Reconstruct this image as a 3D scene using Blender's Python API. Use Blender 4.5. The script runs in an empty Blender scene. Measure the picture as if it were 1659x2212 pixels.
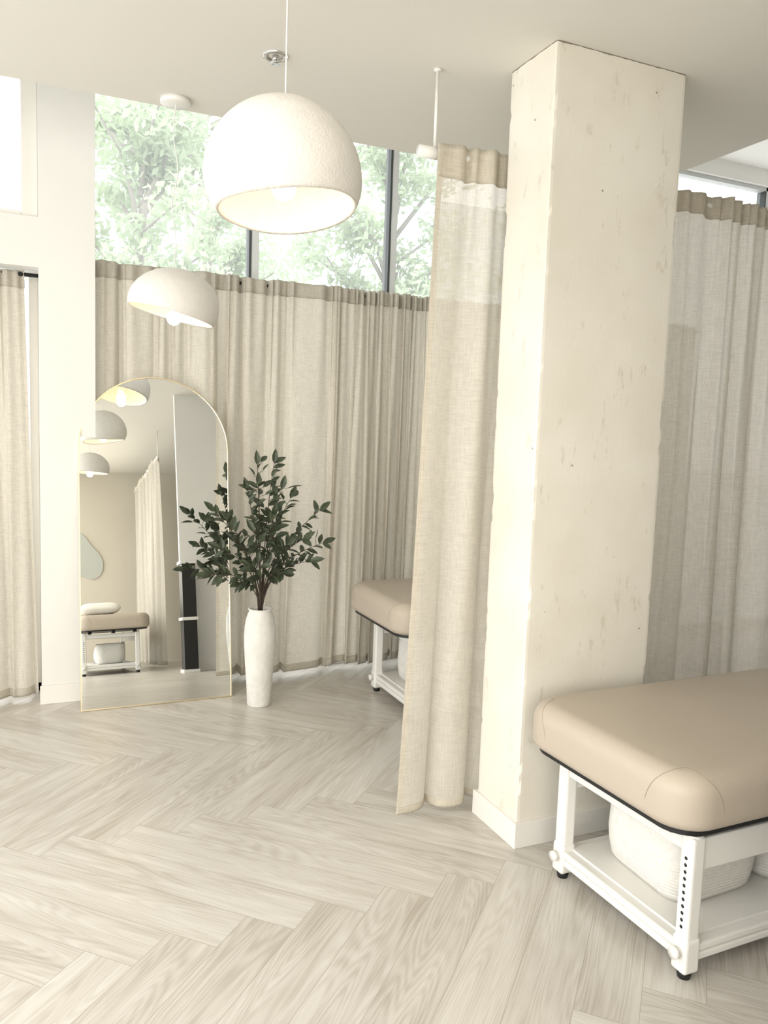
import bpy, bmesh, math, random
from mathutils import Vector, Matrix, noise
from mathutils.bvhtree import BVHTree
random.seed(7)
scene=bpy.context.scene
COL=scene.collection
scene.view_settings.view_transform='Standard'
scene.view_settings.exposure=0.50

# ------------------------------------------------------------ materials
def mat(name, color=(.8,.8,.8), rough=.6, metal=0, noise_amt=0, noise_scale=5, bump=0, bump_scale=40, spec=.4, emis=None, estr=0, stretch=None):
    m=bpy.data.materials.new(name); m.use_nodes=True
    nt=m.node_tree; b=nt.nodes['Principled BSDF']
    b.inputs['Base Color'].default_value=(*color,1); b.inputs['Roughness'].default_value=rough
    b.inputs['Metallic'].default_value=metal; b.inputs['Specular IOR Level'].default_value=spec
    if emis:
        b.inputs['Emission Color'].default_value=(*emis,1); b.inputs['Emission Strength'].default_value=estr
    tc=nt.nodes.new('ShaderNodeTexCoord'); mp=nt.nodes.new('ShaderNodeMapping')
    nt.links.new(tc.outputs['Object'],mp.inputs['Vector'])
    if stretch: mp.inputs['Scale'].default_value=stretch
    if noise_amt>0:
        n=nt.nodes.new('ShaderNodeTexNoise'); n.inputs['Scale'].default_value=noise_scale; n.inputs['Detail'].default_value=6
        nt.links.new(mp.outputs[0],n.inputs['Vector'])
        r=nt.nodes.new('ShaderNodeValToRGB'); r.color_ramp.elements[0].position=.3; r.color_ramp.elements[1].position=.7
        r.color_ramp.elements[0].color=(*[c*(1-noise_amt) for c in color],1)
        r.color_ramp.elements[1].color=(*[min(1,c*(1+noise_amt*.5)) for c in color],1)
        nt.links.new(n.outputs['Fac'],r.inputs['Fac']); nt.links.new(r.outputs['Color'],b.inputs['Base Color'])
    if bump>0:
        n2=nt.nodes.new('ShaderNodeTexNoise'); n2.inputs['Scale'].default_value=bump_scale; n2.inputs['Detail'].default_value=4
        nt.links.new(mp.outputs[0],n2.inputs['Vector'])
        bp=nt.nodes.new('ShaderNodeBump'); bp.inputs['Strength'].default_value=bump; bp.inputs['Distance'].default_value=.01
        nt.links.new(n2.outputs['Fac'],bp.inputs['Height']); nt.links.new(bp.outputs[0],b.inputs['Normal'])
    return m

def fabric(name,color,trans=.3,see=0.0,weave=300,contrast=.12):
    m=bpy.data.materials.new(name); m.use_nodes=True; nt=m.node_tree
    for n in list(nt.nodes): nt.nodes.remove(n)
    out=nt.nodes.new('ShaderNodeOutputMaterial')
    tc=nt.nodes.new('ShaderNodeTexCoord')
    def nz(sc,scale,det=3):
        mp=nt.nodes.new('ShaderNodeMapping'); mp.inputs['Scale'].default_value=sc
        nt.links.new(tc.outputs['Object'],mp.inputs['Vector'])
        n=nt.nodes.new('ShaderNodeTexNoise'); n.inputs['Scale'].default_value=scale; n.inputs['Detail'].default_value=det
        nt.links.new(mp.outputs[0],n.inputs['Vector']); return n
    a=nz((weave,weave,weave*.06),1); b=nz((weave*.08,weave*.08,weave),1)
    add=nt.nodes.new('ShaderNodeMath'); add.operation='ADD'
    nt.links.new(a.outputs['Fac'],add.inputs[0]); nt.links.new(b.outputs['Fac'],add.inputs[1])
    mr=nt.nodes.new('ShaderNodeMapRange'); mr.inputs['From Min'].default_value=.7; mr.inputs['From Max'].default_value=1.3
    nt.links.new(add.outputs[0],mr.inputs['Value'])
    r=nt.nodes.new('ShaderNodeValToRGB')
    r.color_ramp.elements[0].color=(*[c*(1-contrast) for c in color],1)
    r.color_ramp.elements[1].color=(*[min(1,c*(1+contrast)) for c in color],1)
    nt.links.new(mr.outputs[0],r.inputs['Fac'])
    d=nt.nodes.new('ShaderNodeBsdfDiffuse'); t=nt.nodes.new('ShaderNodeBsdfTranslucent')
    bp=nt.nodes.new('ShaderNodeBump'); bp.inputs['Strength'].default_value=.25; bp.inputs['Distance'].default_value=.002
    nt.links.new(mr.outputs[0],bp.inputs['Height']); nt.links.new(bp.outputs[0],d.inputs['Normal'])
    nt.links.new(r.outputs['Color'],d.inputs['Color']); nt.links.new(r.outputs['Color'],t.inputs['Color'])
    mx=nt.nodes.new('ShaderNodeMixShader'); mx.inputs[0].default_value=trans
    nt.links.new(d.outputs[0],mx.inputs[1]); nt.links.new(t.outputs[0],mx.inputs[2])
    last=mx
    if see>0:
        tr=nt.nodes.new('ShaderNodeBsdfTransparent'); m2=nt.nodes.new('ShaderNodeMixShader'); m2.inputs[0].default_value=see
        nt.links.new(mx.outputs[0],m2.inputs[1]); nt.links.new(tr.outputs[0],m2.inputs[2]); last=m2
    nt.links.new(last.outputs[0],out.inputs['Surface'])
    return m

M_wall=mat('wall_paint',(.77,.76,.725),.7,noise_amt=.02,noise_scale=2,bump=.05,bump_scale=60)
M_beige=mat('beige_wall_paint',(.58,.54,.455),.7,noise_amt=.03,noise_scale=2)
M_ceil=mat('ceiling_paint',(.73,.71,.65),.8,noise_amt=.02,noise_scale=1)
M_hiceil=mat('raised_ceiling_paint',(.94,.93,.90),.8,noise_amt=.01,noise_scale=1)
M_base=mat('baseboard_paint',(.79,.77,.72),.4,noise_amt=.02)
M_white=mat('white_enamel',(.78,.77,.73),.35,noise_amt=.02)
M_frame=mat('window_frame_grey',(.66,.68,.68),.4,noise_amt=.02)
M_gasket=mat('dark_gasket',(.06,.07,.07),.5,noise_amt=.1)
M_black=mat('black_metal',(.012,.012,.012),.4,noise_amt=.1)
M_vinyl=mat('tan_vinyl',(.475,.412,.335),.40,noise_amt=.03,noise_scale=3,bump=.12,bump_scale=500)
M_seam=mat('seam_thread',(.34,.28,.21),.6,noise_amt=.1)
M_gold=mat('pale_brass',(.80,.70,.50),.3,metal=1,noise_amt=.05)
M_mirror=mat('mirror_silver',(.90,.91,.89),.0,metal=1,noise_amt=0)
M_mirror2=mat('soft_grey_mirror',(.66,.70,.70),.28,metal=1,noise_amt=0)
M_shade=mat('plaster_shade',(.72,.695,.65),.85,noise_amt=.04,noise_scale=30,bump=.25,bump_scale=150)
M_vase=mat('ceramic_plaster',(.74,.725,.68),.75,noise_amt=.10,noise_scale=9,bump=.6,bump_scale=30)
M_leaf=mat('leaf_green',(.060,.078,.045),.45,noise_amt=.5,noise_scale=25)
M_stem=mat('plant_stem',(.06,.045,.03),.7,noise_amt=.3,noise_scale=30)
M_basket=mat('cotton_rope',(.76,.74,.69),.9,noise_amt=.08,noise_scale=60)
M_chrome=mat('chrome',(.7,.7,.7),.2,metal=1,noise_amt=.03)
M_bulb=mat('bulb_glow',(1,.9,.7),.3,emis=(1,.80,.50),estr=12)
M_pillow=mat('pillow_cotton',(.85,.82,.76),.9,noise_amt=.04)
M_cur=fabric('beige_curtain_fabric',(.60,.56,.48),.28)
M_curh=fabric('curtain_header_fabric',(.59,.555,.48),.24)
M_lin=fabric('cream_linen',(.72,.685,.61),.36,see=.10,weave=260,contrast=.10)
M_lin2=fabric('dense_cream_linen',(.69,.655,.585),.42,see=.03,weave=260,contrast=.10)
M_linh=fabric('linen_header',(.66,.61,.515),.22,weave=260)
nt=M_basket.node_tree; w=nt.nodes.new('ShaderNodeTexWave'); w.bands_direction='Z'; w.inputs['Scale'].default_value=30; w.inputs['Distortion'].default_value=.4
tc=nt.nodes.new('ShaderNodeTexCoord'); nt.links.new(tc.outputs['Object'],w.inputs['Vector'])
bp=nt.nodes.new('ShaderNodeBump'); bp.inputs['Strength'].default_value=.35; bp.inputs['Distance'].default_value=.004
nt.links.new(w.outputs['Fac'],bp.inputs['Height']); nt.links.new(bp.outputs[0],nt.nodes['Principled BSDF'].inputs['Normal'])

def m_column():
    m=mat('rough_cream_concrete',(.80,.75,.63),.75)
    nt=m.node_tree; b=nt.nodes['Principled BSDF']; tc=nt.nodes.new('ShaderNodeTexCoord')
    n=nt.nodes.new('ShaderNodeTexNoise'); n.inputs['Scale'].default_value=3; n.inputs['Detail'].default_value=8
    nt.links.new(tc.outputs['Object'],n.inputs['Vector'])
    r=nt.nodes.new('ShaderNodeValToRGB'); r.color_ramp.elements[0].color=(.71,.67,.58,1); r.color_ramp.elements[1].color=(.765,.735,.655,1)
    r.color_ramp.elements[0].position=.35; r.color_ramp.elements[1].position=.65
    nt.links.new(n.outputs['Fac'],r.inputs['Fac'])
    n2=nt.nodes.new('ShaderNodeTexNoise'); n2.inputs['Scale'].default_value=14; n2.inputs['Detail'].default_value=10; n2.inputs['Roughness'].default_value=.74
    mp=nt.nodes.new('ShaderNodeMapping'); mp.inputs['Scale'].default_value=(1.5,1.5,.5)
    nt.links.new(tc.outputs['Object'],mp.inputs['Vector']); nt.links.new(mp.outputs[0],n2.inputs['Vector'])
    r2=nt.nodes.new('ShaderNodeValToRGB'); r2.color_ramp.elements[0].position=.585; r2.color_ramp.elements[1].position=.65
    nt.links.new(n2.outputs['Fac'],r2.inputs['Fac'])
    mx=nt.nodes.new('ShaderNodeMixRGB'); mx.inputs[2].default_value=(.52,.47,.37,1)
    mul=nt.nodes.new('ShaderNodeMath'); mul.operation='MULTIPLY'; mul.inputs[1].default_value=.5
    nt.links.new(r2.outputs['Color'],mul.inputs[0]); nt.links.new(mul.outputs[0],mx.inputs[0]); nt.links.new(r.outputs['Color'],mx.inputs[1])
    v=nt.nodes.new('ShaderNodeTexVoronoi'); v.inputs['Scale'].default_value=8
    nt.links.new(tc.outputs['Object'],v.inputs['Vector'])
    r3=nt.nodes.new('ShaderNodeValToRGB'); r3.color_ramp.elements[0].position=.022; r3.color_ramp.elements[1].position=.04
    r3.color_ramp.elements[0].color=(1,1,1,1); r3.color_ramp.elements[1].color=(0,0,0,1)
    nt.links.new(v.outputs['Distance'],r3.inputs['Fac'])
    mx2=nt.nodes.new('ShaderNodeMixRGB'); mx2.inputs[2].default_value=(.25,.20,.15,1)
    nt.links.new(r3.outputs['Color'],mx2.inputs[0]); nt.links.new(mx.outputs[0],mx2.inputs[1])
    sp=nt.nodes.new('ShaderNodeSeparateXYZ'); nt.links.new(tc.outputs['Object'],sp.inputs[0])
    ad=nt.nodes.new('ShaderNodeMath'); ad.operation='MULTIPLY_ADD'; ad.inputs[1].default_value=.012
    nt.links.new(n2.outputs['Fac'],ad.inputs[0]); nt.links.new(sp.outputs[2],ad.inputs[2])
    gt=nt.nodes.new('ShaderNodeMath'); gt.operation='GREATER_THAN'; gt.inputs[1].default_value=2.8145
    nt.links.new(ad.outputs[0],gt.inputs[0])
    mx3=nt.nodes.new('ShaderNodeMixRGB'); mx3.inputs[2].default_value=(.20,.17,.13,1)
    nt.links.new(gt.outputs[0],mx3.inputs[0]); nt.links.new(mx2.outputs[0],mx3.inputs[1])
    nt.links.new(mx3.outputs[0],b.inputs['Base Color'])
    bp=nt.nodes.new('ShaderNodeBump'); bp.inputs['Strength'].default_value=.22; bp.inputs['Distance'].default_value=.006
    nt.links.new(n2.outputs['Fac'],bp.inputs['Height']); nt.links.new(bp.outputs[0],b.inputs['Normal'])
    return m
M_col=m_column()
PW,PL=.165,.99
def m_floor():
    m=mat('herringbone_planks',(.7,.66,.6),.28,spec=.6)
    nt=m.node_tree; b=nt.nodes['Principled BSDF']
    uv=nt.nodes.new('ShaderNodeUVMap'); uv.uv_map='plank'
    rn=nt.nodes.new('ShaderNodeAttribute'); rn.attribute_name='rnd'
    sep=nt.nodes.new('ShaderNodeSeparateXYZ'); nt.links.new(uv.outputs[0],sep.inputs[0])
    sx=nt.nodes.new('ShaderNodeSeparateColor'); nt.links.new(rn.outputs['Color'],sx.inputs[0])
    def M(op,a,bv=None):
        n=nt.nodes.new('ShaderNodeMath'); n.operation=op
        for i,x in enumerate((a,bv)):
            if x is None: continue
            if isinstance(x,(int,float)): n.inputs[i].default_value=x
            else: nt.links.new(x,n.inputs[i])
        return n.outputs[0]
    cb=nt.nodes.new('ShaderNodeCombineXYZ')
    nt.links.new(M('ADD',M('MULTIPLY',sep.outputs[0],1.0),M('MULTIPLY',sx.outputs[0],37.0)),cb.inputs[0])
    nt.links.new(M('ADD',M('MULTIPLY',sep.outputs[1],9.0),M('MULTIPLY',sx.outputs[1],53.0)),cb.inputs[1])
    n=nt.nodes.new('ShaderNodeTexNoise'); n.inputs['Scale'].default_value=1.6; n.inputs['Detail'].default_value=7; n.inputs['Roughness'].default_value=.6
    nt.links.new(cb.outputs[0],n.inputs['Vector'])
    n2=nt.nodes.new('ShaderNodeTexNoise'); n2.inputs['Scale'].default_value=.9; n2.inputs['Detail'].default_value=1.2
    nt.links.new(cb.outputs[0],n2.inputs['Vector'])
    rings=M('SINE',M('MULTIPLY',n2.outputs['Fac'],150.0))
    fine=nt.nodes.new('ShaderNodeTexNoise'); fine.inputs['Scale'].default_value=14; fine.inputs['Detail'].default_value=3
    mp=nt.nodes.new('ShaderNodeMapping'); mp.inputs['Scale'].default_value=(.25,1.8,1); nt.links.new(cb.outputs[0],mp.inputs['Vector']); nt.links.new(mp.outputs[0],fine.inputs['Vector'])
    g=M('ADD',M('MULTIPLY',rings,.055),M('ADD',M('MULTIPLY',n.outputs['Fac'],.80),M('MULTIPLY',fine.outputs['Fac'],.35)))
    g=M('ADD',g,M('MULTIPLY',M('SUBTRACT',sx.outputs[2],.5),.12))
    r=nt.nodes.new('ShaderNodeValToRGB')
    e=r.color_ramp.elements; e[0].position=.30; e[0].color=(.38,.34,.285,1); e[1].position=.88; e[1].color=(.70,.685,.645,1)
    k=e.new(.55); k.color=(.55,.52,.47,1)
    nt.links.new(g,r.inputs['Fac'])
    ed=M('MINIMUM',M('MINIMUM',sep.outputs[1],M('SUBTRACT',PW,sep.outputs[1])),M('MINIMUM',sep.outputs[0],M('SUBTRACT',PL,sep.outputs[0])))
    jr=nt.nodes.new('ShaderNodeMapRange'); jr.inputs['From Min'].default_value=.0004; jr.inputs['From Max'].default_value=.0017
    nt.links.new(ed,jr.inputs['Value'])
    mx=nt.nodes.new('ShaderNodeMixRGB'); mx.inputs[1].default_value=(.38,.34,.29,1)
    nt.links.new(jr.outputs[0],mx.inputs[0]); nt.links.new(r.outputs['Color'],mx.inputs[2])
    nt.links.new(mx.outputs[0],b.inputs['Base Color'])
    bp=nt.nodes.new('ShaderNodeBump'); bp.inputs['Strength'].default_value=.08; bp.inputs['Distance'].default_value=.004
    nt.links.new(g,bp.inputs['Height']); nt.links.new(bp.outputs[0],b.inputs['Normal'])
    return m

# ------------------------------------------------------------ mesh helpers
def link(o,parent=None):
    COL.objects.link(o)
    if parent: o.parent=parent
    return o
def obj(name,bm,m=None,smooth=False,parent=None,loc=None,rot=None):
    me=bpy.data.meshes.new(name); bm.normal_update(); bm.to_mesh(me); bm.free()
    if m: me.materials.append(m)
    if smooth:
        for p in me.polygons: p.use_smooth=True
    o=bpy.data.objects.new(name,me); link(o,parent)
    if loc is not None: o.location=loc
    if rot is not None: o.rotation_euler=rot
    return o
def tag(o,label,cat,group=None):
    o['label']=label; o['category']=cat
    if group: o['group']=group
    return o
def struct(o): o['kind']='structure'; return o
def empty(name,loc=(0,0,0),rot=(0,0,0)):
    e=bpy.data.objects.new(name,None); e.empty_display_size=.1; COL.objects.link(e); e.location=loc; e.rotation_euler=rot; return e
def bx(bm,x0,x1,y0,y1,z0,z1,bev=0,seg=2):
    r=bmesh.ops.create_cube(bm,size=1)
    for v in r['verts']:
        v.co=Vector(((x0+x1)/2+v.co.x*(x1-x0),(y0+y1)/2+v.co.y*(y1-y0),(z0+z1)/2+v.co.z*(z1-z0)))
    if bev>0:
        es=set(e for v in r['verts'] for e in v.link_edges)
        bmesh.ops.bevel(bm,geom=list(es),offset=bev,segments=seg,affect='EDGES',profile=.5)
def box(name,x0,x1,y0,y1,z0,z1,m,bev=0,parent=None):
    bm=bmesh.new(); bx(bm,x0,x1,y0,y1,z0,z1,bev); return obj(name,bm,m,parent=parent)
def cyl(bm,p,q,r,seg=16,r2=None):
    p=Vector(p);q=Vector(q);d=q-p
    M=Matrix.Translation((p+q)/2)@d.to_track_quat('Z','Y').to_matrix().to_4x4()
    bmesh.ops.create_cone(bm,cap_ends=True,segments=seg,radius1=r,radius2=r if r2 is None else r2,depth=d.length,matrix=M)
def tube(bm,pts,r,seg=8,r_end=None):
    pts=[Vector(p) for p in pts]; rings=[]
    for i,p in enumerate(pts):
        d=(pts[min(i+1,len(pts)-1)]-pts[max(i-1,0)]).normalized()
        a=d.orthogonal().normalized() if i==0 else (rings_a-d*rings_a.dot(d)).normalized()
        rings_a=a; b=d.cross(a)
        rr=r if r_end is None else r+(r_end-r)*i/(len(pts)-1)
        rings.append([bm.verts.new(p+(a*math.cos(t)+b*math.sin(t))*rr) for t in [2*math.pi*k/seg for k in range(seg)]])
    for A,B in zip(rings,rings[1:]):
        for k in range(seg): bm.faces.new((A[k],A[(k+1)%seg],B[(k+1)%seg],B[k]))
    bm.faces.new(rings[0][::-1]); bm.faces.new(rings[-1])
def lathe(bm,prof,seg=48,cap=True):
    rings=[[bm.verts.new((r*math.cos(2*math.pi*k/seg),r*math.sin(2*math.pi*k/seg),z)) for k in range(seg)] for r,z in prof]
    for A,B in zip(rings,rings[1:]):
        for k in range(seg): bm.faces.new((A[k],A[(k+1)%seg],B[(k+1)%seg],B[k]))
    if cap: bm.faces.new(rings[0][::-1]); bm.faces.new(rings[-1])

# ------------------------------------------------------------ camera
r=Vector((0.9151646894578788,-0.4016532134192238,0.03388638841003745))
u=Vector((0.009408535246395868,0.10533149892800896,0.9943926562470664))
f=Vector((0.40297030986659776,0.9097142251738127,-0.10017463692186712))
cam_d=bpy.data.cameras.new('camera'); cam=bpy.data.objects.new('camera',cam_d); COL.objects.link(cam)
cam_d.sensor_fit='VERTICAL'; cam_d.sensor_height=36; cam_d.lens=1732.1/2212*36
cam.matrix_world=Matrix((( r.x,u.x,-f.x,0),(r.y,u.y,-f.y,0),(r.z,u.z,-f.z,1.5),(0,0,0,1))); cam_d.clip_start=.05; cam_d.clip_end=200
scene.camera=cam

# ------------------------------------------------------------ room
XL,XR,YB,YW=-3.2,6.0,-3.4,4.49
YG=4.73
def build_floor():
    bm=bmesh.new(); uvl=bm.loops.layers.uv.new('plank'); cl=bm.loops.layers.color.new('rnd')
    n=round(PL/PW); c45=math.sqrt(.5)
    def toW(x,y):
        return (x+y)*c45*PW+.48, (y-x)*c45*PW+4.27
    def quad(x0,y0,w,h,vert):
        cor=[(x0,y0),(x0+w,y0),(x0+w,y0+h),(x0,y0+h)]
        W=[toW(*c) for c in cor]
        if max(p[0] for p in W)<XL or min(p[0] for p in W)>XR or max(p[1] for p in W)<YB or min(p[1] for p in W)>5.0: return
        vs=[bm.verts.new((p[0],p[1],0)) for p in W]; fc=bm.faces.new(vs)
        rc=(random.random(),random.random(),random.random(),1)
        for l,c in zip(fc.loops,cor):
            a=(c[0]-x0)*PW; b=(c[1]-y0)*PW
            l[uvl].uv=(b,a) if vert else (a,b); l[cl]=rc
    for m_ in range(-12,13):
        for k in range(-100,101):
            ox=2*n*m_
            quad(k+ox,k,n,1,False); quad(k-1+ox,k,1,n,True)
    for co,no in (((XL,0,0),(-1,0,0)),((XR,0,0),(1,0,0)),((0,YB,0),(0,-1,0)),((0,4.95,0),(0,1,0))):
        bmesh.ops.bisect_plane(bm,geom=bm.verts[:]+bm.edges[:]+bm.faces[:],plane_co=co,plane_no=no,clear_outer=True)
    return struct(obj('floor',bm,m_floor()))
build_floor()
CZ=2.812
struct(box('ceiling',XL,2.93,YB,3.58,CZ,3.6,M_ceil))
struct(box('ceiling.001',XL-.2,XR+.2,YB-.2,5.0,3.6,3.7,M_hiceil))
struct(box('wall_front',.046,.315,YW,4.85,0,3.6,M_wall))
struct(box('wall_front.001',XL,.046,YW,4.85,2.26,2.505,M_wall))
struct(box('wall_front.002',.315,XR,YG-.03,4.85,3.48,3.6,M_hiceil))
struct(box('baseboard_front',.036,.315,YW-.014,YW,0,.10,M_base,.003))
def wframe(x0,x1,z0,z1,y,mull):
    bm=bmesh.new()
    for (m0,m1) in mull: bx(bm,m0+.014,m1,y,y+.07,z0,z1,.003)
    bx(bm,x0,x1,y,y+.07,z1-.03,z1,.003); bx(bm,x0,x1,y,y+.07,z0,z0+.06,.003)
    struct(obj('window_1',bm,M_frame))
    bm=bmesh.new()
    for (m0,m1) in mull: bx(bm,m0,m0+.014,y-.004,y+.074,z0+.06,z1-.03)
    bx(bm,x0,x0+.012,y-.004,y+.06,z0+.06,z1-.03)
    struct(obj('trim_1',bm,M_gasket))
wframe(.32,XR,0,3.48,YG,[(1.178,1.238),(2.062,2.120),(2.95,3.01),(3.82,3.88),(5.23,5.28)])
M_glass=bpy.data.materials.new('window_glass'); M_glass.use_nodes=True
nt=M_glass.node_tree
for n in list(nt.nodes): nt.nodes.remove(n)
o_=nt.nodes.new('ShaderNodeOutputMaterial'); a_=nt.nodes.new('ShaderNodeBsdfTransparent'); g_=nt.nodes.new('ShaderNodeBsdfGlossy'); g_.inputs['Roughness'].default_value=.0
h_=nt.nodes.new('ShaderNodeBsdfTranslucent'); h_.inputs[0].default_value=(.95,.97,.97,1)
mh_=nt.nodes.new('ShaderNodeMixShader'); mh_.inputs[0].default_value=.19
nt.links.new(a_.outputs[0],mh_.inputs[1]); nt.links.new(h_.outputs[0],mh_.inputs[2])
mx_=nt.nodes.new('ShaderNodeMixShader'); mx_.inputs[0].default_value=.05
nt.links.new(mh_.outputs[0],mx_.inputs[1]); nt.links.new(g_.outputs[0],mx_.inputs[2]); nt.links.new(mx_.outputs[0],o_.inputs[0])
def pane(name,x0,x1,y,z0,z1):
    bm=bmesh.new(); vs=[bm.verts.new(p) for p in ((x0,y,z0),(x1,y,z0),(x1,y,z1),(x0,y,z1))]; bm.faces.new(vs)
    return struct(obj(name,bm,M_glass))
pane('window_2',.315,XR,YG+.04,0,3.48)
bm=bmesh.new()
bx(bm,-.03,.046,YW+.02,YW+.12,2.505,3.6,.004); bx(bm,XL,-.03,YW+.02,YW+.12,2.505,2.53,.004); bx(bm,-1.6,-1.5,YW+.02,YW+.12,2.53,3.6,.004)
struct(obj('window_3',bm,M_base))
pane('window_4',XL,-.03,YW+.08,2.5,3.6)
bm=bmesh.new(); bx(bm,.0,.046,4.72,4.8,0,2.26,.003); bx(bm,-1.6,-1.5,4.72,4.8,0,2.26,.003); bx(bm,XL,.046,4.72,4.8,0,.05,.003)
struct(obj('window_5',bm,M_base))
pane('window_6',XL,.03,4.76,0,2.26)
struct(box('wall_back',XL-.15,XR+.15,YB-.15,YB,0,3.6,M_beige))
struct(box('wall_partition',1.36,2.9,.64,.70,0,CZ,M_wall))
struct(box('baseboard_partition',1.36,2.9,.70,.714,0,.12,M_base,.003))
struct(box('wall_right',XR,XR+.15,YB,4.49,0,3.6,M_wall))
bm=bmesh.new()
bx(bm,XL-.15,XL,YB,-3,0,3.6); bx(bm,XL-.15,XL,-3,4.85,2.6,3.6); bx(bm,XL-.15,XL,3.6,4.85,0,2.6)
struct(obj('wall_left',bm,M_wall))

# ------------------------------------------------------------ column
def build_column():
    x0,x1,y0,y1=1.614,2.173,2.353,2.632
    bm=bmesh.new(); N=220
    def seg(a,b,n):
        o=[]
        for i in range(n):
            t=i/n; t=.5-.5*math.cos(math.pi*t)
            o.append((a[0]+(b[0]-a[0])*t,a[1]+(b[1]-a[1])*t))
        return o
    per=seg((x0,y0),(x1,y0),22)+seg((x1,y0),(x1,y1),14)+seg((x1,y1),(x0,y1),22)+seg((x0,y1),(x0,y0),14)
    cx,cy=(x0+x1)/2,(y0+y1)/2
    cor=[(x0,y0),(x1,y0),(x1,y1),(x0,y1)]
    rings=[]
    for i in range(N+1):
        z=CZ*i/N; ring=[]
        for (x,y) in per:
            d,j=min((math.hypot(x-c[0],y-c[1]),j) for j,c in enumerate(cor))
            px,py=x,y
            if d<.012:
                nz=noise.noise(Vector((j*7.3,z*6,0)))*.6+noise.noise(Vector((j*3.3,z*25,5)))*.5
                amt=(.0015+max(0,nz-.12)*.015)*(1-d/.012)
                c=cor[j]
                px+=(cx-c[0])/abs(cx-c[0])*amt; py+=(cy-c[1])/abs(cy-c[1])*amt
            ring.append(bm.verts.new((px,py,z)))
        rings.append(ring)
    L=len(per)
    for A,B in zip(rings,rings[1:]):
        for k in range(L): bm.faces.new((A[k],A[(k+1)%L],B[(k+1)%L],B[k]))
    struct(obj('wall_column',bm,M_col))
    t=.014
    struct(box('baseboard_column',x0-t,x1+t,y0-t,y1+t,0,.095,M_base,.002))
build_column()

# ------------------------------------------------------------ curtains
def curtain(x0,x1,y0,zt,zb,folds,amp,seed,label,m,mh,see_header=.085,xb0=None,xb1=None,group=None,rows=44,axis='x',topf=.45,hem_mat=None,pw=.8,hemh=.045,pleat=False,side_hem=0,warp=1.0):
    rnd=random.Random(seed)
    xb0=x0 if xb0 is None else xb0; xb1=x1 if xb1 is None else xb1
    N=folds*24
    ph=[rnd.uniform(0,6.28) for _ in range(8)]
    am=[rnd.uniform(.35,1.3) for _ in range(folds+5)]
    def W(s,t): return s*folds*2*math.pi+warp*(1.4*math.sin(s*8+ph[0])+1.0*math.sin(s*15+ph[1]))+.45*t*math.sin(s*5+ph[2])
    def yoff(s,t):
        w=W(s,t); k=w/(2*math.pi)+1; i0=int(max(0,min(folds+3,math.floor(k)))); fr=k-math.floor(k)
        A=am[i0]*(1-fr)+am[i0+1]*fr
        if pleat:
            v=1-2*abs(math.sin(w/2))**.75     # broad rounded lobes towards the room, tight creases behind
        else:
            v=math.sin(w); v=math.copysign(abs(v)**pw,v)
        e=topf+(1-topf)*min(1,t*1.6)
        return amp*(A*v*e+.4*e*math.sin(s*folds*1.3+ph[3]+t*1.5)+.22*math.sin(w*2.7+ph[4])*max(0,1-t*2.2)+.14*math.sin(w*2.1+ph[6]+t*5)*e)
    def place(s,t,extra=0):
        xx=(x0+(x1-x0)*s)*(1-t)+(xb0+(xb1-xb0)*s)*t
        edge=min(1,min(s,1-s)*8)
        xx+=amp*.45*math.cos(W(s,t))*(.4+.6*t)*edge
        yy=y0+yoff(s,t)+extra
        return (xx,yy) if axis=='x' else (yy,xx)
    root=empty('curtain',((x0+x1)/2,y0,zb) if axis=='x' else (y0,(x0+x1)/2,zb))
    def sheet(z_hi,z_lo,rws,name,mm,extra=0,thick=0):
        bm=bmesh.new(); G=[]
        for j in range(rws+1):
            z=z_hi+(z_lo-z_hi)*j/rws; t=(zt-z)/(zt-zb); row=[]
            for i in range(N+1):
                s=i/N; x,y=place(s,t,extra)
                dz=.004*math.sin(s*folds*3.1+ph[5]) if (j==0 and z_hi==zt) else 0
                row.append(bm.verts.new((x,y,z+dz)))
            G.append(row)
        for A,B in zip(G,G[1:]):
            for i in range(N):
                fc=bm.faces.new((A[i],A[i+1],B[i+1],B[i]))
                if i<side_hem: fc.material_index=1
        o=obj(name,bm,mm,True); o.data.materials.append(mh); o.parent=root; o.location=-root.location
        if thick: sd=o.modifiers.new('s','SOLIDIFY'); sd.thickness=thick; sd.offset=0
        return o
    sheet(zt-see_header,zb+hemh,rows,'curtain_panel',m)
    sheet(zt,zt-see_header,5,'header',mh,0,.005)
    sheet(zb+hemh,zb,3,'hem',hem_mat or m,0,.003)
    tag(root,label,'curtain',group)
    return root
G='beige curtains along the windows'
CY=4.61; CT=2.345
curtain(.315,.965,CY,CT,.03,5,.042,3,'beige curtain panel hanging behind the arched mirror',M_cur,M_curh,group=G,pleat=True)
curtain(.945,1.725,CY,CT,.03,5,.054,5,'beige curtain panel with soft wide folds beside the vase',M_cur,M_curh,group=G,pleat=True,warp=1.2)
curtain(1.675,2.44,CY,CT,.04,9,.062,9,'beige curtain panel with tight deep folds by the massage table',M_cur,M_curh,group=G,pleat=True)
curtain(2.432,3.3,CY,CT,.04,9,.045,12,'beige curtain panel drawn across the window',M_cur,M_curh,group=G,pleat=True)
curtain(3.302,4.5,CY,CT,.04,10,.042,15,'beige curtain panel drawn across the window',M_cur,M_curh,group=G,pleat=True)
curtain(-.95,-.022,4.60,2.25,.02,7,.042,21,'beige curtain panel hanging in the narrow window recess',M_cur,M_curh,xb1=.03,pleat=True)
G2='linen divider curtains on the ceiling rod'
curtain(1.365,2.42,2.705,2.55,.035,4,.050,33,'sheer cream linen divider curtain beside the concrete column',M_lin,M_linh,xb0=1.272,group=G2,see_header=.12,topf=.25,hem_mat=M_linh,hemh=.03,pw=1.0,side_hem=2)
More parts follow.
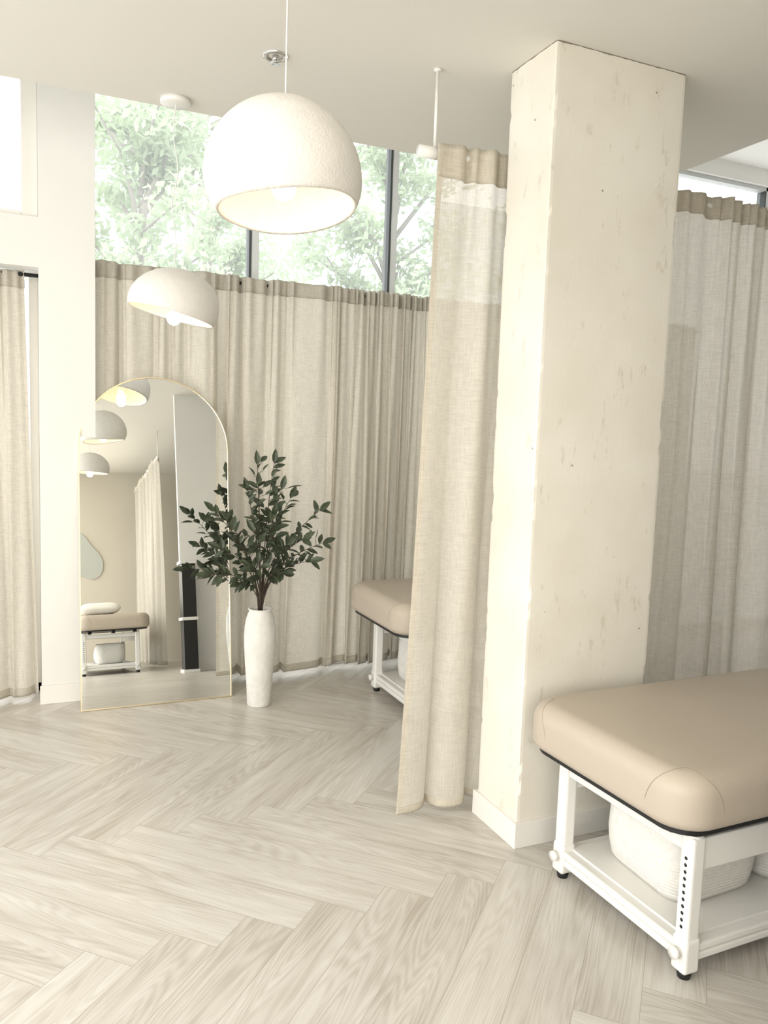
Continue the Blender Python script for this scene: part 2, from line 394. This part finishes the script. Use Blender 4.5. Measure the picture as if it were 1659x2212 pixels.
curtain(2.44,3.75,2.705,2.55,.035,6,.062,37,'sheer linen divider curtain behind the massage table',M_lin2,M_linh,group=G2,see_header=.09,topf=.4,pleat=True,warp=1.2)
curtain(-3.1,-.85,1.40,2.52,.035,11,.05,41,'cream divider curtain beside a massage table, seen in mirror',M_lin2,M_linh,see_header=.06,axis='y')
bm=bmesh.new(); cyl(bm,(.315,CY+.03,2.315),(4.6,CY+.03,2.315),.009); rod=obj('curtain_rod',bm,M_black,True); tag(rod,'thin black metal curtain rod along the window','curtain rod')
bm=bmesh.new(); cyl(bm,(-1.2,4.60,2.235),(.046,4.60,2.235),.010); rod=obj('curtain_rod',bm,M_black,True); tag(rod,'thin black metal curtain rod in the window recess','curtain rod')
root=empty('curtain_rod',(1.315,2.735,2.518)); tag(root,'white ceiling-hung curtain rod holding the linen curtains','curtain rod')
bm=bmesh.new(); cyl(bm,(0,0,0),(2.6,0,0),.014,24); obj('pole',bm,M_white,True,root)
bm=bmesh.new(); cyl(bm,(-.015,0,0),(.09,0,0),.022,24); obj('finial',bm,M_white,True,root)
for xx in (.05,2.3):
    bm=bmesh.new(); cyl(bm,(xx,0,0),(xx,0,CZ-2.518),.006,12); cyl(bm,(xx,0,CZ-2.526),(xx,0,CZ-2.518),.014,16); obj('hanger',bm,M_white,True,root)
root=empty('curtain_rod',(1.40,-.80,2.50)); tag(root,'white ceiling-hung curtain rod seen in the mirror','curtain rod')
bm=bmesh.new(); cyl(bm,(0,0,0),(0,-2.5,0),.016,20); obj('pole',bm,M_white,True,root)
bm=bmesh.new(); cyl(bm,(0,-.03,0),(0,-.03,CZ-2.50),.006,12); obj('hanger',bm,M_white,True,root)

# ------------------------------------------------------------ mirror
MB=math.radians(7.4); MY=4.312
def arch_pts(w,h,inset=0,n=40):
    R=w/2-inset; pts=[(-R,inset)]
    for i in range(n+1):
        a=math.pi-math.pi*i/n; pts.append((R*math.cos(a),h-w/2+R*math.sin(a)))
    pts.append((R,inset)); return pts
def build_mirror():
    root=empty('floor_mirror',(.622,MY,0),(-MB,0,0))
    w,h=.79,1.762
    o=arch_pts(w,h); i_=arch_pts(w,h,.0055)
    bm=bmesh.new()
    def ring(pts,y): return [bm.verts.new((p[0],y,p[1])) for p in pts]
    A=ring(o,-.012);B=ring(i_,-.012);C=ring(o,.012);D=ring(i_,.0)
    n=len(o)
    for k in range(n):
        j=(k+1)%n
        bm.faces.new((A[k],A[j],B[j],B[k])); bm.faces.new((C[k],C[j],A[j],A[k])); bm.faces.new((B[k],B[j],D[j],D[k]))
    bm.faces.new(C)
    obj('frame',bm,M_gold,parent=root)
    bm=bmesh.new(); vs=[bm.verts.new((p[0],-.006,p[1])) for p in i_]; bm.faces.new(vs[::-1]); bmesh.ops.recalc_face_normals(bm,faces=bm.faces)
    obj('mirror_glass',bm,M_mirror,parent=root)
    tag(root,'tall arched floor mirror with thin brass frame leaning on curtain','mirror')
build_mirror()

# ------------------------------------------------------------ pendants
def pendant(loc,R,top,bot,dips,cable_pts,label,bz,thick):
    root=empty('pendant_lamp',loc); tag(root,label,'lamp','white plaster pendant lamps')
    bm=bmesh.new(); S=80; T=30; rings=[]
    for j in range(1,T+1):
        ring=[]
        for k in range(S):
            th=2*math.pi*k/S
            pm=math.radians(dips(th)); ph=pm*j/T
            x=math.sin(ph); z=math.cos(ph)
            zz=z*top if z>0 else z*bot
            q=1+.03*math.sin(th*2+.7)*x
            ring.append(bm.verts.new((R*x*math.cos(th)*q,R*x*math.sin(th)*q,R*zz)))
        rings.append(ring)
    tp=bm.verts.new((0,0,R*top))
    for k in range(S): bm.faces.new((tp,rings[0][k],rings[0][(k+1)%S]))
    for A,B in zip(rings,rings[1:]):
        for k in range(S): bm.faces.new((A[k],B[k],B[(k+1)%S],A[(k+1)%S]))
    sh=obj('lamp_shade',bm,M_shade,True,root)
    sd=sh.modifiers.new('s','SOLIDIFY'); sd.thickness=thick; sd.offset=-1
    bm=bmesh.new(); cyl(bm,(0,0,bz+.035),(0,0,R*top-.01),.018,20); obj('socket',bm,M_white,True,root)
    bm=bmesh.new(); bmesh.ops.create_uvsphere(bm,u_segments=24,v_segments=16,radius=.030)
    obj('bulb',bm,M_bulb,True,root,loc=(0,0,bz))
    bm=bmesh.new(); tube(bm,[Vector(p)-Vector(loc) for p in cable_pts],.0022,6); obj('cable',bm,M_white,True,root)
    bm=bmesh.new(); lathe(bm,[(.055,-.022),(.060,-.018),(.060,0)],32); obj('canopy',bm,M_white,True,root,loc=Vector(cable_pts[-1])-Vector(loc))
    l=bpy.data.lights.new('bulb_light','POINT'); l.energy=1.3; l.color=(1,.66,.35); l.shadow_soft_size=.030
    lo=bpy.data.objects.new('bulb_light',l); COL.objects.link(lo); lo.parent=root; lo.location=(0,0,bz-.033)
    return root
def cab(x,y,z0,wob=0):
    n=24; return [(x+wob*math.sin(i*.55)*(i/n)*(1-i/n)*4,y,z0+(CZ-z0)*i/n) for i in range(n+1)]
def P(loc,R,top,bot,dips,label,wob=0,bz=-.02,thick=.012): return pendant(loc,R,top,bot,dips,cab(loc[0],loc[1],loc[2]+R*top-.003,wob),label,bz,thick)
P((.560,1.921,2.09),.187,.98,.82,lambda t:120+9*math.cos(t-math.radians(122))+2.5*math.cos(2*(t-math.radians(60))),'white textured plaster dome pendant lamp with wavy rim')
P((.553,3.479,1.995),.183,.80,.95,lambda t:106+13*math.cos(t-math.radians(-12)),'white plaster dome pendant lamp with slanted rim near window',.012,-.055)
P((.553,.33,2.1),.188,.9,.8,lambda t:105+10*math.cos(t-1),'white plaster dome pendant lamp seen in the mirror')

root=empty('ceiling_sprinkler',(.809,2.913,CZ)); tag(root,'small recessed chrome fire sprinkler in the ceiling','sprinkler')
bm=bmesh.new(); lathe(bm,[(.045,0),(.046,-.004),(.036,-.008),(.030,-.003)],32,False); obj('escutcheon',bm,M_chrome,True,root)
bm=bmesh.new(); cyl(bm,(0,0,0),(0,0,-.018),.010,16); cyl(bm,(0,0,-.026),(0,0,-.024),.018,16); cyl(bm,(-.008,0,-.018),(-.003,0,-.025),.002,8); cyl(bm,(.008,0,-.018),(.003,0,-.025),.002,8)
obj('sprinkler_head',bm,M_chrome,True,root)

# ------------------------------------------------------------ vase + plant
VX,VY=1.125,4.135
bm=bmesh.new()
prof=[(.060,0),(.063,.006),(.068,.10),(.077,.22),(.084,.32),(.0855,.38),(.083,.43),(.076,.475),(.066,.503),(.060,.512),(.061,.522),(.066,.528),(.064,.533),(.055,.530),(.050,.51),(.050,.40)]
lathe(bm,prof,64)
v=obj('vase',bm,M_vase,True,loc=(VX,VY,0)); tag(v,'tall tapered off-white ceramic floor vase beside the mirror','vase')
def build_plant():
    root=empty('artificial_plant',(VX,VY,.50)); tag(root,'dark green artificial olive branches standing in white vase','plant')
    rnd=random.Random(4)
    sb=bmesh.new(); lb=bmesh.new()
    tips=[(-.055,.80,0),(.08,.81,.02),(.10,.68,-.08),(.22,.62,.05),(.42,.56,-.02),(.46,.38,.0),(.32,.30,-.1),(.19,.20,.08),(-.12,.66,.03),(-.40,.56,-.03),(-.27,.50,.06),
          (-.44,.24,-.05),(-.33,.36,.03),(-.22,.20,-.1),(.0,.68,.1),(.02,.55,-.14),(-.1,.45,-.15),(.12,.4,-.16),(.14,.48,.1),(-.18,.38,.1),(-.13,.28,-.16),(.1,.25,-.15),(.25,.42,-.12)]
    def leaf(p,d,up,L,W):
        d=d.normalized(); s=d.cross(up)
        if s.length<.01: s=d.orthogonal()
        s.normalize(); nrm=s.cross(d)
        cs=[(0,0),(.22,.75),(.5,1),(.78,.62),(1,0)]
        mid=[lb.verts.new(p+d*L*a+nrm*(-.12*L*a*a)) for a,_ in cs]
        for sg in (1,-1):
            e=[None]+[lb.verts.new(p+d*L*a+s*sg*W*.5*b+nrm*(W*.18*b-.12*L*a*a)) for a,b in cs[1:-1]]
            for q in [(mid[0],mid[1],e[1]),(mid[1],mid[2],e[2],e[1]),(mid[2],mid[3],e[3],e[2]),(mid[3],mid[4],e[3])]:
                lb.faces.new(q if sg>0 else q[::-1])
    for (tx,tz,ty) in tips:
        tx*= .66 if tx<0 else .73
        base=Vector((rnd.uniform(-.012,.012),rnd.uniform(-.012,.012),.0))
        h=.16+tz*.28
        mid=Vector((tx*.12+rnd.uniform(-.01,.01),ty*.15,h)); tip=Vector((tx,ty-.02,tz))
        mid2=Vector((tx*.55,ty*.6,h+(tz-h)*.5)); pts=[]
        for i in range(15):
            t=i/14; a=(1-t)
            pts.append(base*a**3+mid*3*a*a*t+mid2*3*a*t*t+tip*t**3)
        tube(sb,pts,.0036,6,.0012)
        n=15
        for i in range(n):
            t=.46+.54*i/(n-1)
            k=t*14; i0=min(13,int(k)); p=pts[i0].lerp(pts[i0+1],k-i0)
            d=(pts[i0+1]-pts[i0]).normalized()
            ang=rnd.uniform(0,6.28); o=d.orthogonal().normalized(); s=o*math.cos(ang)+d.cross(o)*math.sin(ang)
            L=rnd.uniform(.055,.085); p0=p
            if rnd.random()<.3:
                p0=p+s*rnd.uniform(.02,.04)+Vector((0,0,.015)); tube(sb,[p,(p+p0)/2+Vector((0,0,.003)),p0],.0014,4)
            leaf(p0,(d*.6+s*.9+Vector((0,0,rnd.uniform(-.25,.35)))),Vector((rnd.uniform(-.6,.6),rnd.uniform(-1.4,.1),1)),L,L*.44)
        leaf(tip,(tip-pts[-3]),Vector((0,-1,.5)),.08,.034)
    obj('stems',sb,M_stem,True,root); obj('foliage',lb,M_leaf,False,root)
build_plant()

# ------------------------------------------------------------ massage tables
def rrect(w,l,rad,n=10):
    pts=[]
    for cx,cy,a0 in ((w-rad,l-rad,0),(rad,l-rad,90),(rad,rad,180),(w-rad,rad,270)):
        for i in range(n+1):
            a=math.radians(a0+90*i/n); pts.append((cx+rad*math.cos(a),cy+rad*math.sin(a)))
    return pts
def slab(bm,w,l,rad,layers,n=12):
    rings=[]
    for ins,z in layers:
        p=rrect(w-2*ins,l-2*ins,max(.004,rad-ins*.8),n)
        rings.append([bm.verts.new((x+ins,y+ins,z)) for x,y in p])
    for A,B in zip(rings,rings[1:]):
        for k in range(len(A)): bm.faces.new((A[k],A[(k+1)%len(A)],B[(k+1)%len(A)],B[k]))
    bm.faces.new(rings[0][::-1]); bm.faces.new(rings[-1])
def table(loc,rotz,label,length=1.90,zc=.45,th=.168,width=.75,ox=-.115):
    root=empty('massage_table',loc,(0,0,rotz)); tag(root,label,'massage table','tan massage tables')
    BL=1.56; BW=.55; oy=-.068
    bm=bmesh.new()
    lay=[(.03,zc)]
    for i in range(7):
        a=math.radians(-90+90*i/6); lay.append((.035-.035*math.cos(a),zc+.035+.035*math.sin(a)))
    rt=.060
    for i in range(9):
        a=math.radians(90*i/8); lay.append((rt-rt*math.cos(a),zc+th-rt-.006+rt*math.sin(a)))
    lay+=[(.14,zc+th),(.24,zc+th+.002)]
    slab(bm,length,width,.115,lay)
    for v_ in bm.verts: v_.co+=Vector((ox,oy,0))
    bvh=BVHTree.FromBMesh(bm)
    cu=obj('cushion',bm,M_vinyl,True,root)
    for cx,cy,a0 in ((ox+.115,oy+.115,225),(ox+.115,oy+width-.115,135)):
        sb=bmesh.new(); pts=[]
        for i in range(41):
            t=i/40; ang=math.radians(a0-62+124*t)
            hgt=zc+.02+(th-.03)*min(1,math.sin(math.pi*t)**.45)
            dirv=Vector((math.cos(ang),math.sin(ang),0)); el=math.radians(30)*math.sin(math.pi*t)
            o=Vector((cx,cy,hgt))+dirv*.5+Vector((0,0,.5*math.tan(el)))
            tgt=Vector((cx,cy,hgt-.03*math.sin(math.pi*t)))
            hit=bvh.ray_cast(o,(tgt-o).normalized())
            if hit[0]: pts.append(hit[0]+hit[1]*.0003)
        if len(pts)>4: tube(sb,pts,.0012,5); obj('seam',sb,M_seam,True,cu)
        else: sb.free()
    bm=bmesh.new(); slab(bm,length-.05,width-.05,.09,[(0,zc-.012),(0,zc+.006)])
    for v_ in bm.verts: v_.co+=Vector((ox+.025,oy+.025,0))
    obj('deck_board',bm,M_black,parent=root)
    for (lx,ly,sx) in ((0,0,-1),(0,BW,-1),(BL,0,1),(BL,BW,1)):
        bm=bmesh.new()
        bx(bm,lx-.024,lx+.024,ly-.024,ly+.024,.022,zc-.03,.009,3)
        bx(bm,lx-.028,lx+.028,ly-.028,ly+.028,.022,.125,.010,3)
        cyl(bm,(lx,ly,zc-.034),(lx,ly,zc-.026),.025,20)
        lg=obj('leg',bm,M_white,False,root)
        bm=bmesh.new(); cyl(bm,(lx,ly,0),(lx,ly,.024),.018,20,.022); obj('foot',bm,M_black,True,lg)
        if ly==0:
            bm=bmesh.new()
            for k in range(11): cyl(bm,(lx+sx*.022,ly,.155+k*.020),(lx+sx*.0246,ly,.155+k*.020),.0052,12)
            obj('adjustment_holes',bm,M_black,True,lg)
        bm=bmesh.new(); cyl(bm,(lx+sx*.024,ly,.082),(lx+sx*.036,ly,.082),.012,16); cyl(bm,(lx+sx*.036,ly,.082),(lx+sx*.050,ly,.082),.017,24); obj('knob',bm,M_white,True,lg)
    bm=bmesh.new()
    for ly in (0,BW):
        bx(bm,.02,BL-.02,ly-.013,ly+.013,zc-.135,zc-.04,.004)
        for zz in (.052,.078): bx(bm,.02,BL-.02,ly-.020,ly+.020,zz,zz+.024,.006)
    for lx in (0,BL):
        bx(bm,lx-.013,lx+.013,.02,BW-.02,zc-.085,zc-.045,.004)
        for zz in (.052,.078): bx(bm,lx-.020,lx+.020,.02,BW-.02,zz,zz+.024,.006)
    obj('frame',bm,M_white,parent=root)
    bm=bmesh.new(); bx(bm,.015,BL-.015,.015,BW-.015,.092,.108,.002); obj('shelf',bm,M_white,parent=root)
    for yy in (.06,.30,BW-.03):
        bm=bmesh.new(); bx(bm,-.045,-.005,yy-.02,yy+.02,zc-.04,zc-.012,.006); obj('bracket',bm,M_black,parent=root)
    return root
table((1.672,1.580,0),math.radians(1.2),'tan vinyl massage table on white adjustable frame beside concrete column')
table((1.83,3.60,0),0,'tan vinyl massage table on white frame beside window curtains',zc=.475,ox=-.16)
table((.50,-.35,0),math.radians(-90),'tan massage table with white pillow, seen in the mirror',zc=.475)
bm=bmesh.new(); bmesh.ops.create_uvsphere(bm,u_segments=40,v_segments=24,radius=1)
for v_ in bm.verts:
    x,y,z=v_.co; sx=abs(x)**.45*math.copysign(1,x); sy=abs(y)**.45*math.copysign(1,y)
    m_=max(0,1-abs(x)**4)*max(0,1-abs(y)**4)
    v_.co=Vector((sx*.22,sy*.16,z*.065*(.5+.5*m_)))
pl_=obj('pillow',bm,M_pillow,True,loc=(.68,-.54,.710)); tag(pl_,'soft white rectangular pillow lying on massage table','pillow')

def basket(loc,w,d,h,label,rotz=0):
    bm=bmesh.new()
    lay=[(.05,0),(.03,.004),(.012,.025),(.003,.07),(.0,h*.5),(.004,h*.85),(.012,h-.006),(.018,h),(.024,h-.008),(.028,h*.5),(.05,.02)]
    slab(bm,w,d,min(w,d)*.26,lay)
    for v_ in bm.verts: v_.co+=Vector((-w/2,-d/2,0))
    for v_ in bm.verts:
        b=noise.noise(v_.co*5+Vector(loc))*.014; v_.co.x+=b; v_.co.y+=b
    o=obj('basket',bm,M_basket,True,loc=loc,rot=(0,0,rotz)); tag(o,label,'basket','woven baskets under the massage tables'); return o
basket((1.915,1.870,.109),.36,.38,.235,'white woven cotton rope basket on the table shelf')
basket((2.295,1.865,.109),.36,.38,.24,'white woven cotton rope basket on the table shelf')
basket((2.06,3.88,.109),.36,.36,.26,'white woven basket on the shelf of the window table')
basket((.79,-.66,.109),.32,.32,.22,'white woven basket under the table seen in mirror')

# things seen in the mirror
root=empty('shelf_rack',(1.41,.83,0)); tag(root,'black storage rack with white edges against white wall','rack')
bm=bmesh.new(); bx(bm,-.07,.06,-.10,.08,.03,1.05,.003); obj('cabinet_body',bm,M_black,parent=root)
for zz in (0,.50,1.05):
    bm=bmesh.new(); bx(bm,-.085,.07,-.112,.10,zz,zz+.03,.003); obj('shelf',bm,M_white,parent=root)
bm=bmesh.new(); pts=[]
for i in range(64):
    a=2*math.pi*i/64; rr=.28+.05*math.cos(2*a+.9)+.035*math.cos(3*a+1.5)
    pts.append((rr*math.cos(a)*.85,rr*math.sin(a)*1.2))
A=[bm.verts.new((p[0],0,p[1])) for p in pts]; B=[bm.verts.new((p[0],-.02,p[1])) for p in pts]
bm.faces.new(A); bm.faces.new(B[::-1])
for k in range(64): bm.faces.new((A[k],B[k],B[(k+1)%64],A[(k+1)%64]))
bmesh.ops.recalc_face_normals(bm,faces=bm.faces)
wm=obj('wall_mirror',bm,M_mirror2,loc=(.66,YB+.021,1.56)); tag(wm,'frameless organic pebble-shaped mirror hanging on beige wall','mirror')

# ------------------------------------------------------------ outside
M_og=mat('pavement',(.6,.6,.58),.9,noise_amt=.1)
struct(box('trim_2',-30,40,4.95,60,-.35,-.3,M_og))
M_tl=mat('tree_leaf',(.42,.50,.35),.7,noise_amt=.25,noise_scale=1.5)
nt=M_tl.node_tree; pb=nt.nodes['Principled BSDF']; tl=nt.nodes.new('ShaderNodeBsdfTranslucent'); tl.inputs[0].default_value=(.56,.66,.44,1)
mxs=nt.nodes.new('ShaderNodeMixShader'); mxs.inputs[0].default_value=.45; om=nt.nodes['Material Output']
nt.links.new(pb.outputs[0],mxs.inputs[1]); nt.links.new(tl.outputs[0],mxs.inputs[2]); nt.links.new(mxs.outputs[0],om.inputs['Surface'])
M_tb=mat('tree_bark',(.30,.27,.24),.9,noise_amt=.2)
def tree(x,y,hgt,rad,seed,n=6000):
    rnd=random.Random(seed); root=empty('tree',(x,y,-.3)); tag(root,'leafy green street tree standing outside the window','tree','street trees')
    sb=bmesh.new(); lb=bmesh.new()
    tube(sb,[(0,0,0),(.05,0,hgt*.3),(-.05,.1,hgt*.55),(.05,0,hgt*.8)],.15,10,.05)
    cl=[]
    for i in range(26):
        a=rnd.uniform(0,6.28); rr=rad*rnd.uniform(.25,.8); z=hgt*rnd.uniform(.42,1.05)
        e=Vector((rr*math.cos(a),rr*math.sin(a),z)); s=Vector((0,0,z-rnd.uniform(.6,1.3)))
        m_=s.lerp(e,.5)+Vector((rnd.uniform(-.2,.2),rnd.uniform(-.2,.2),rnd.uniform(0,.3)))
        tube(sb,[s,m_,e],.035,6,.01); cl.append((e,rad*rnd.uniform(.2,.34))); cl.append((m_,.3))
    for i in range(n):
        c,rr=rnd.choice(cl)
        v_=Vector((rnd.gauss(0,1),rnd.gauss(0,1),rnd.gauss(0,.8))); v_=v_.normalized()*rr*rnd.random()**.4
        p=c+v_; s=rnd.uniform(.045,.09)
        a=Vector((rnd.gauss(0,1),rnd.gauss(0,1),rnd.gauss(0,1))).normalized(); b=a.orthogonal().normalized()
        lb.faces.new([lb.verts.new(q) for q in (p-a*s,p-b*s*.6,p+a*s,p+b*s*.6)])
    obj('trunk',sb,M_tb,True,root); obj('foliage',lb,M_tl,False,root)
tree(1.25,10.5,5.6,1.7,1,7000); tree(4.75,10.8,5.8,1.7,2,7000); tree(8.3,11.5,6,1.7,5,4000); tree(3.1,15.4,7.8,2.3,6,9000)
M_bld=mat('pale_facade',(.56,.60,.64),.8,noise_amt=.05,noise_scale=.6)
bm=bmesh.new(); bx(bm,1.5,16,24,26,-.3,9)
for i in range(8):
    for j in range(3): bx(bm,2.0+i*1.6,3.0+i*1.6,23.93,24.02,1+j*2.7,2.6+j*2.7)
o=obj('building',bm,M_bld); tag(o,'pale grey office building across the street','building')

# ------------------------------------------------------------ lights
w=bpy.data.worlds.new('world'); scene.world=w; w.use_nodes=True; nt=w.node_tree
bg=nt.nodes['Background']; bg.inputs['Color'].default_value=(.97,.985,1,1); bg.inputs['Strength'].default_value=2.3
def area(name,loc,rot,sx,sy,e,col=(1,1,1)):
    l=bpy.data.lights.new(name,'AREA'); l.shape='RECTANGLE'; l.size=sx; l.size_y=sy; l.energy=e; l.color=col
    o=bpy.data.objects.new(name,l); COL.objects.link(o); o.location=loc; o.rotation_euler=rot; return o
area('daylight_side_window',(XL-.3,.2,1.4),(0,math.radians(-90),0),2.3,6,38,(1,.975,.94))
area('added_ceiling_fill',(-1.7,-.9,CZ-.02),(0,0,0),2.4,4.0,75,(1,.96,.89))  # added soft fill just below the ceiling, not a real fixture
area('added_rear_fill',(-1.3,YB+.05,1.5),(math.radians(90),0,0),2.4,2.2,85,(1,.965,.91))  # added fill lamp in front of the solid back wall, no window there
